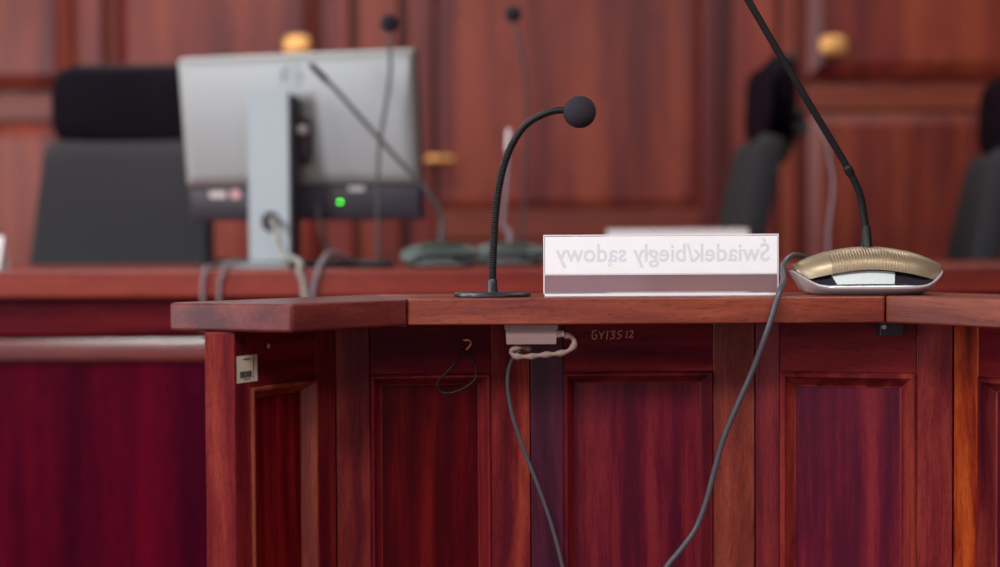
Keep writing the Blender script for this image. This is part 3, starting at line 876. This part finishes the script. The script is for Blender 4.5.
# note: turned so that its right side comes nearer
mt.rotation_euler = (0, 0, R(-16.0))
minv = (Matrix.Translation(mt.location) @ Matrix.Rotation(R(-16.0), 4, 'Z')).inverted()
pc = minv @ P(300.5, 137.5, 2.80)         # middle of the panel, in the monitor's own frame
head = Matrix.Translation((pc.x, pc.y, pc.z)) @ Matrix.Rotation(R(0.3), 4, 'Y') @ Matrix.Rotation(R(8.0), 4, 'X')
def put(o): o.matrix_local = head; return o
bm = bmesh.new()
strip_h = 0.071
hz0, hz1 = -mh/2 + strip_h, mh/2
def shell(z0, z1, prof, r):
    """prof: depth, inset, extra inset of the upper edge"""
    bm = bmesh.new(); rings = []
    for y, i, *ex in prof:
        e = ex[0] if ex else 0.0
        rings.append([Vector((x, y, z)) for x, z in rounded(mw - 2*i, z1 - z0 - 2*i - e, max(r - i*0.5, 0.003), 5, 0, (z0 + z1 - e)/2)])
    loft(bm, rings); return bm
hs = put(obj('housing', shell(hz0, hz1, ((0.0, 0), (-0.012, 0.0005, 0.001), (-0.017, 0.0015, 0.003), (-0.020, 0.0035, 0.008), (-0.0225, 0.007, 0.025), (-0.0245, 0.012, 0.055), (-0.0258, 0.019, 0.090), (-0.0262, 0.028, 0.110)), 0.006), M['monitor'], mt, smooth=50))
put(obj('lower_strip', shell(-mh/2, hz0 - 0.0005, ((0.0, 0), (-0.006, 0.0005), (-0.010, 0.002), (-0.012, 0.006)), 0.004), M['strip'], mt, smooth=40))
put(obj('bezel', shell(-mh/2 - 0.001, mh/2 + 0.001, ((0.012, 0.0), (0.002, 0.0), (0.0001, 0.001)), 0.004), M['strip'], mt, smooth=40))
put(obj('screen', boxm((-mw/2 + 0.012, 0.0121, -mh/2 + 0.016), (mw/2 - 0.012, 0.0126, mh/2 - 0.012)), M['screen'], mt))
# badge: ring with four letters
def on_head(px, py, depth):
    """head-local x, z of what is seen at a pixel"""
    Mh = mt.matrix_basis @ head
    inv_ = Mh.inverted()
    o_ = inv_ @ Vector((0, 0, CAM_Z)); q_ = inv_ @ P(px, py, 2.6)
    k = (depth - o_.y)/(q_.y - o_.y)
    return o_ + (q_ - o_)*k
bc = on_head(290, 76, -0.027)
bm = bmesh.new()
rings = []
for i in range(40):
    a = 2*math.pi*i/40
    rings.append([Vector((bc.x + math.cos(a)*(0.019 + dx), -0.0268 + dy, bc.z + math.sin(a)*(0.019 + dx))) for dx, dy in ((0, 0.003), (0.003, 0.003), (0.003, 0), (0, 0))])
loft(bm, rings + [rings[0]], caps=False)
bmesh.ops.remove_doubles(bm, verts=bm.verts, dist=1e-6)
lg = put(obj('badge', bm, M['logo'], mt)); lg['label'] = 'round grey badge'
me = text_mesh('DELL', 0.030, None, False, 0.02); me.materials.append(M['logo'])
lo = bpy.data.objects.new('lettering', me); COL.objects.link(lo); lo.parent = lg; lo.location = (bc.x, -0.0262, bc.z - 0.004)
c = on_head(340, 202, -0.0125)
bm = bmesh.new(); bmesh.ops.create_uvsphere(bm, u_segments=12, v_segments=8, radius=0.0016)
bmesh.ops.translate(bm, verts=bm.verts, vec=(c.x, -0.0125, c.z))
put(obj('power_light', bm, M['led'], mt, smooth=60))['label'] = 'glowing green light'
for (x0, x1, y0, y1, mm, nm) in ((210, 226, 191, 198, 'pale_metal', 'port_label'), (231, 240, 189, 199, 'pink', 'round_sticker'), (349, 364, 186, 191, 'pale_metal', 'port_label')):
    p, q = on_head(x0, y1, -0.0125), on_head(x1, y0, -0.0125)
    bm = bmesh.new()
    loft(bm, [[Vector((x, yy, z)) for x, z in rounded(q.x - p.x, q.z - p.z, min(q.x-p.x, q.z-p.z)*(0.48 if mm == 'pink' else 0.15), 4, (p.x+q.x)/2, (p.z+q.z)/2)] for yy in (-0.0118, -0.0132)])
    put(obj(nm, bm, M[mm], mt))
# stand: column with a cable hole, side cheek, hinge mount and foot
cw, cd = 0.085, 0.048
ctop = (minv @ P(270, 92, 2.71)).z
xc = 0.0; yc0 = -0.030
cb = bmesh.new()
hole_z = (minv @ P(274, 222, 2.71)).z; hole_r = 0.0205
hx = 0.004
n = 32
outer = []
for i in range(n):
    a = 2*math.pi*i/n
    c_, s_ = math.cos(a), math.sin(a)
    k = min(cw/2/abs(c_) if abs(c_) > 1e-6 else 9, cw/2/abs(s_) if abs(s_) > 1e-6 else 9)
    outer.append((c_*k, hole_z + s_*k))
inner = [(hx + hole_r*math.cos(2*math.pi*i/n), hole_z + hole_r*math.sin(2*math.pi*i/n)) for i in range(n)]
# front plate with the hole: rings front/back
def vring(pts, y): return [Vector((x, y, z)) for x, z in pts]
loft(cb, [vring(inner, yc0 + 0.012), vring(inner, yc0), vring(outer, yc0), vring(outer, yc0 + 0.012), vring(inner, yc0 + 0.012)], caps=False)
box(cb, (-cw/2, yc0, hole_z + cw/2), (cw/2, yc0 + 0.012, ctop))
box(cb, (-cw/2, yc0, 0.006), (cw/2, yc0 + 0.012, hole_z - cw/2))
col_ = obj('stand_column', cb, M['column'], mt, smooth=40)
obj('column_back', boxm((-cw/2 + 0.001, yc0 + 0.012, 0.006), (cw/2 + 0.004, yc0 + cd, ctop - 0.006)), M['strip'], mt, bevel=0.002)
obj('hinge_mount', boxm((-0.035, yc0 + cd - 0.001, pc.z - 0.045), (0.062, pc.y - 0.024, pc.z + 0.035)), M['strip'], mt, bevel=0.006)
lc = minv @ P(303, 130, 2.75)
obj('release_latch', boxm((lc.x - 0.012, yc0 + cd - 0.010, lc.z - 0.009), (lc.x + 0.012, yc0 + cd + 0.008, lc.z + 0.009)), M['pale_metal'], mt, bevel=0.003)
bm = bmesh.new()
loft(bm, [[Vector((x, y, z)) for x, y in rounded(0.215 - i, 0.150 - i, 0.012, 5, 0.0, 0.012)] for z, i in ((0.0, 0.004), (0.002, 0), (0.007, 0), (0.010, 0.012), (0.014, 0.07))])
obj('stand_foot', bm, M['column'], mt, smooth=40)

# cables on the bench
def cab(label, pts, r, mm, group=None):
    bm = bmesh.new(); tube(bm, path(pts), r, 8)
    return tag(obj('cable', bm, M[mm], smooth=60), label, 'cable', group)
EY = BY - 0.0085
def D(px, y, r, lift=0.0):
    p = P(px, 262, y); return Vector((p.x, y, BZ + r + lift))
def over(px, r):
    x = P(px, 270, BY).x
    return [Vector((x, BY + 0.016, BZ + r + 0.0012)), Vector((x, BY + 0.004, BZ + r + 0.0008)), Vector((x, BY - 0.003 - r*0.6, BZ + r*0.6)), Vector((x, BY - r - 0.0025, BZ - 0.008))]
def cab2(label, pts, r, mm):
    bm = bmesh.new(); tube(bm, spline(pts, 8), r, 8)
    return tag(obj('cable', bm, M[mm], smooth=60), label, 'cable')
r = 0.0055
cab2('pale braided cable coming out of the hole in the monitor stand', [P(272, 219, 2.712), P(274, 223, 2.69), P(277, 233, 2.672), P(280, 246, 2.655), D(285, 2.640, r, .016), D(291, 2.60, r, .014), D(297, 2.55, r, .010), *over(300, r), P(303, 280, EY), P(305, 300, EY), P(305, 330, EY)], r, 'cable_pale')
r = 0.0048
cab2('pale grey cable hanging over the bench edge, right of the braided one', [D(352, 2.66, r, .004), D(342, 2.63, r, .021), D(330, 2.585, r, .024), D(324, 2.545, r, .014), *over(319, r), P(315, 280, EY), P(312, 300, EY), P(311, 330, EY)], r, 'cable_mauve')
r = 0.0036
cab2('thin pale cable hanging over the bench edge, left of the monitor stand', [D(246, 2.60, r, .010), D(232, 2.56, r, .010), *over(224, r), P(220, 280, EY), P(219, 300, EY), P(219, 330, EY)], r, 'cable_mauve')
cab2('thin pale cable hanging over the bench edge, leftmost of the hanging cables', [D(228, 2.64, r, .002), D(214, 2.57, r, .003), *over(206, r), P(203, 280, EY), P(203, 300, EY), P(203, 330, EY)], r, 'cable_mauve')
r = 0.0034
cab2('dark cable dropping from the monitor underside to the bench', [P(318, 206, 2.772), P(319, 222, 2.765), P(322, 238, 2.755), P(330, 250, 2.74), D(342, 2.725, r), D(354, 2.72, r)], r, 'cable_dark')
r = 0.005
r = 0.008
cab2('black cable lying along the bench from the monitor to the conference unit', [D(290, 2.632, r), D(310, 2.630, r), D(335, 2.615, r, .001), D(355, 2.565, r, .001), D(375, 2.535, r), D(392, 2.530, r)], r, 'black_rubber')
r = 0.0075
cab2('black cable lying on the bench left of the monitor stand', [D(202, 2.635, r, .002), D(207, 2.66, r, .002), D(209, 2.74, r, .002), D(213, 2.84, r, .002), D(232, 2.90, r, .002), D(252, 2.92, r, .002)], r, 'black_rubber')

# ------------------------------------------------------------------ chairs
def chair(label, loc, rotz):
    t = thing('office_chair', label, 'chair', loc, rotz, group='office chairs behind the judges bench')
    # star base, column, seat
    for k in range(5):
        a = 2*math.pi*k/5 + 0.3
        bm = bmesh.new()
        tube(bm, [Vector((0, 0, 0.085)), Vector((math.cos(a)*0.14, math.sin(a)*0.14, 0.085)), Vector((math.cos(a)*0.29, math.sin(a)*0.29, 0.062))], lambda s, tt: 0.024 - 0.010*s/tt, 10)
        lg_ = obj('leg', bm, M['black_plastic'], t, smooth=50)
        bm = bmesh.new(); bmesh.ops.create_uvsphere(bm, u_segments=14, v_segments=8, radius=0.029)
        bmesh.ops.translate(bm, verts=bm.verts, vec=(math.cos(a)*0.29, math.sin(a)*0.29, 0.029))
        obj('caster', bm, M['black_plastic'], lg_, smooth=60)
    bm = bmesh.new(); lathe(bm, [(0.0001, 0.07), (0.035, 0.07), (0.035, 0.20), (0.022, 0.205), (0.022, 0.38), (0.0001, 0.38)], 20)
    obj('column', bm, M['black_plastic'], t, smooth=40)
    bm = pillow(0.50, 0.48, 0.09, 0.085)
    bmesh.ops.rotate(bm, verts=bm.verts, matrix=Matrix.Rotation(R(90), 3, 'X'))
    bmesh.ops.translate(bm, verts=bm.verts, vec=(0, 0, 0.42))
    obj('seat', bm, M['mesh'], t, smooth=60)
    # backrest: tall, leaning back, wider below, hollowed towards the sitter
    lean = R(18)
    base = Vector((0, 0.20, 0.46))
    up = Vector((0, math.sin(lean), math.cos(lean))); nb = Vector((0, math.cos(lean), -math.sin(lean)))
    def back_pt(x, h, d):
        return base + Vector((x, 0, 0)) + up*h + nb*(d - 0.018*(x/0.23)**2 + 0.018*math.sin(h/0.60*math.pi*1.4))
    H = 0.603
    def outline(i):
        pts = []
        wb, wt = 0.248 - i, 0.212 - i
        r = max(0.040 - i*0.7, 0.012)
        corners = [(wt, H - i), (-wt, H - i), (-wb, i), (wb, i)]
        for k, (cx, cz) in enumerate(corners):
            sx = 1 if cx > 0 else -1; sz = 1 if k < 2 else -1
            a0 = (0, 90, 180, 270)[k]
            for j in range(7):
                a = R(a0 + 90*j/6)
                pts.append((cx - sx*r + r*math.cos(a), cz - sz*r + r*math.sin(a)))
            # subdivide towards the next corner
            nx, nz = corners[(k + 1) % 4]
        return pts
    def dense(pts, n=3):
        out = []
        for p, q in zip(pts, pts[1:] + pts[:1]):
            d = math.hypot(p[0]-q[0], p[1]-q[1])
            m = 8 if d > 0.08 else 1
            for j in range(m): out.append((p[0] + (q[0]-p[0])*j/m, p[1] + (q[1]-p[1])*j/m))
        return out
    bm = bmesh.new()
    rings = []
    ol = dense(outline(0))
    for d, k in ((0.030, 0.90), (0.034, 0.97), (0.024, 1.0), (0.0, 1.0), (-0.022, 0.985), (-0.034, 0.95), (-0.038, 0.8), (-0.038, 0.4), (-0.038, 0.02)):
        rings.append([back_pt(x*k, H/2 + (z - H/2)*k, d) for x, z in ol])
    rings = [[back_pt(x*k, H/2 + (z - H/2)*k, 0.030) for x, z in ol] for k in (0.02, 0.4)] + rings
    loft(bm, rings)
    obj('backrest', bm, M['mesh'], t, smooth=50)
    # headrest cushion
    hw, hh, ht = 0.405, 0.206, 0.074
    bm = bmesh.new()
    rings = []
    for k in range(11):
        a = -math.pi/2 + math.pi*k/10
        ins = (1 - math.cos(a))*0.022
        out = []
        for x, z in dense(rounded(hw - 2*ins, hh - 2*ins, 0.062 - ins*0.5, 6)):
            out.append(Vector((x, math.sin(a)*ht/2 - 0.014*(x/0.2)**2, z)))
        rings.append(out)
    rings = [[Vector((v.x*0.5, v.y, v.z*0.5)) for v in rings[0]]] + rings + [[Vector((v.x*0.5, v.y, v.z*0.5)) for v in rings[-1]]]
    loft(bm, rings)
    hc_ = base + up*(H + 0.108) + Vector((0, -0.030, 0))
    hr = obj('headrest', bm, M['leather'], t, loc=hc_, rot=(R(-2), 0, 0), smooth=60); hr['label'] = 'black leather headrest'
    bm = bmesh.new()
    rb = []
    for x in [i/12*2 - 1 for i in range(13)]:
        xx = x*(hw/2 - 0.060)
        y_ = -0.014*(xx/0.2)**2
        rb.append([Vector((xx, y_ + dy, hh/2 + dz)) for dy, dz in ((0.014, -0.006), (0.014, 0.006), (0.03, 0.006), (0.036, -0.008))])
    loft(bm, rb)
    obj('trim', bm, M['chair_grey'], hr, smooth=50)
    # bracket joining headrest and backrest
    bm = bmesh.new()
    a0 = base + up*(H - 0.05) + nb*0.030
    for s in (-0.035, 0.035):
        tube(bm, spline([a0 + Vector((s, 0, 0)), a0 + up*0.07 + nb*0.012 + Vector((s, 0, 0)), a0 + up*0.13 + nb*0.016 + Vector((s, 0, 0)), hc_ + Vector((s, 0.034, -0.02))], 6), 0.010, 10)
    box(bm, tuple(a0 + up*0.09 + Vector((-0.06, 0.006, -0.012))), tuple(a0 + up*0.09 + Vector((0.06, 0.040, 0.018))))
    obj('headrest_bracket', bm, M['black_plastic'], t, smooth=50)
    # spine from seat to back
    bm = bmesh.new()
    tube(bm, spline([Vector((0, 0.05, 0.37)), Vector((0, 0.22, 0.38)), base + up*0.06 + nb*0.045, base + up*0.22 + nb*0.05], 6), 0.024, 12)
    obj('spine', bm, M['black_plastic'], t, smooth=50)
    # armrests
    for s in (-1, 1):
        bm = bmesh.new()
        tube(bm, spline([Vector((s*0.20, 0.05, 0.38)), Vector((s*0.285, 0.05, 0.40)), Vector((s*0.29, 0.05, 0.52)), Vector((s*0.285, 0.05, 0.60))], 6), 0.016, 10)
        ar = obj('armrest', bm, M['black_plastic'], t, smooth=50)
        bm = bmesh.new()
        loft(bm, [[Vector((s*0.285 + x, y, z)) for x, y in rounded(0.075 - i, 0.25 - i, 0.03, 5, 0, 0.0)] for z, i in ((0.597, 0.01), (0.602, 0), (0.616, 0), (0.622, 0.012))])
        obj('arm_pad', bm, M['leather'], ar, smooth=40)
    return t

def place(c, px, y, rotz, dz=0.0):
    """put the chair so that its headrest stands over px"""
    hb = Matrix.Rotation(rotz, 3, 'Z') @ Vector((0, 0.39, 0))
    p = P(px, 100, y)
    c.location = (p.x - hb.x, y - hb.y, DAIS + dz); c.rotation_euler = (0, 0, rotz)
c0 = chair('black and charcoal high-backed office chair left of and behind the monitor, facing forward', (0, 0, 0), 0)
place(c0, 132, 3.60, R(-2), 0.0)
c1 = dup(c0, 'black high-backed office chair turned side-on, behind the end of the acrylic name plate')
place(c1, 774, 3.60, R(-92), 0.0)
c2 = dup(c0, 'black high-backed office chair cut off by the right edge of the photo')
place(c2, 1010, 3.57, R(-100), -0.040)

# ------------------------------------------------------------------ light
def area(name, loc, rot, sx, sy, power, col):
    l = bpy.data.lights.new(name, 'AREA'); l.shape = 'RECTANGLE'; l.size = sx; l.size_y = sy
    l.energy = power; l.color = col
    o = bpy.data.objects.new(name, l); COL.objects.link(o); o.location = loc; o.rotation_euler = rot
    return o
# daylight: tall windows in the wall behind the camera and in the left wall
area('window_light_behind', (-0.95, -3.9, 1.35), (R(90), 0, 0), 3.3, 2.2, 12, (0.56, 0.64, 1.0))
area('window_light_left', (-3.5, 1.85, 1.9), (R(90), 0, R(-90)), 1.6, 1.7, 38, (1.0, 0.97, 0.94))
area('window_light_left', (-3.5, -0.9, 1.7), (R(90), 0, R(-90)), 1.6, 1.9, 66, (0.88, 0.92, 1.0))
# ceiling lamps
for i, (x, y, e) in enumerate(((-1.2, 3.5, 24), (1.3, 3.5, 13), (-1.2, -1.0, 66), (1.2, -1.0, 46))):
    area('ceiling_lamp', (x, y, 3.08), (0, 0, 0), 1.5, 0.7, e, (1.0, 0.96, 0.92))

wd = bpy.data.worlds.new('world'); S.world = wd; wd.use_nodes = True
wd.node_tree.nodes['Background'].inputs['Color'].default_value = (0.6, 0.65, 0.75, 1)
wd.node_tree.nodes['Background'].inputs['Strength'].default_value = 0.1

S.view_settings.view_transform = 'Standard'
S.view_settings.look = 'None'
S.view_settings.gamma = 1.0
S.view_settings.use_curve_mapping = False
S.view_settings.exposure = 0.5
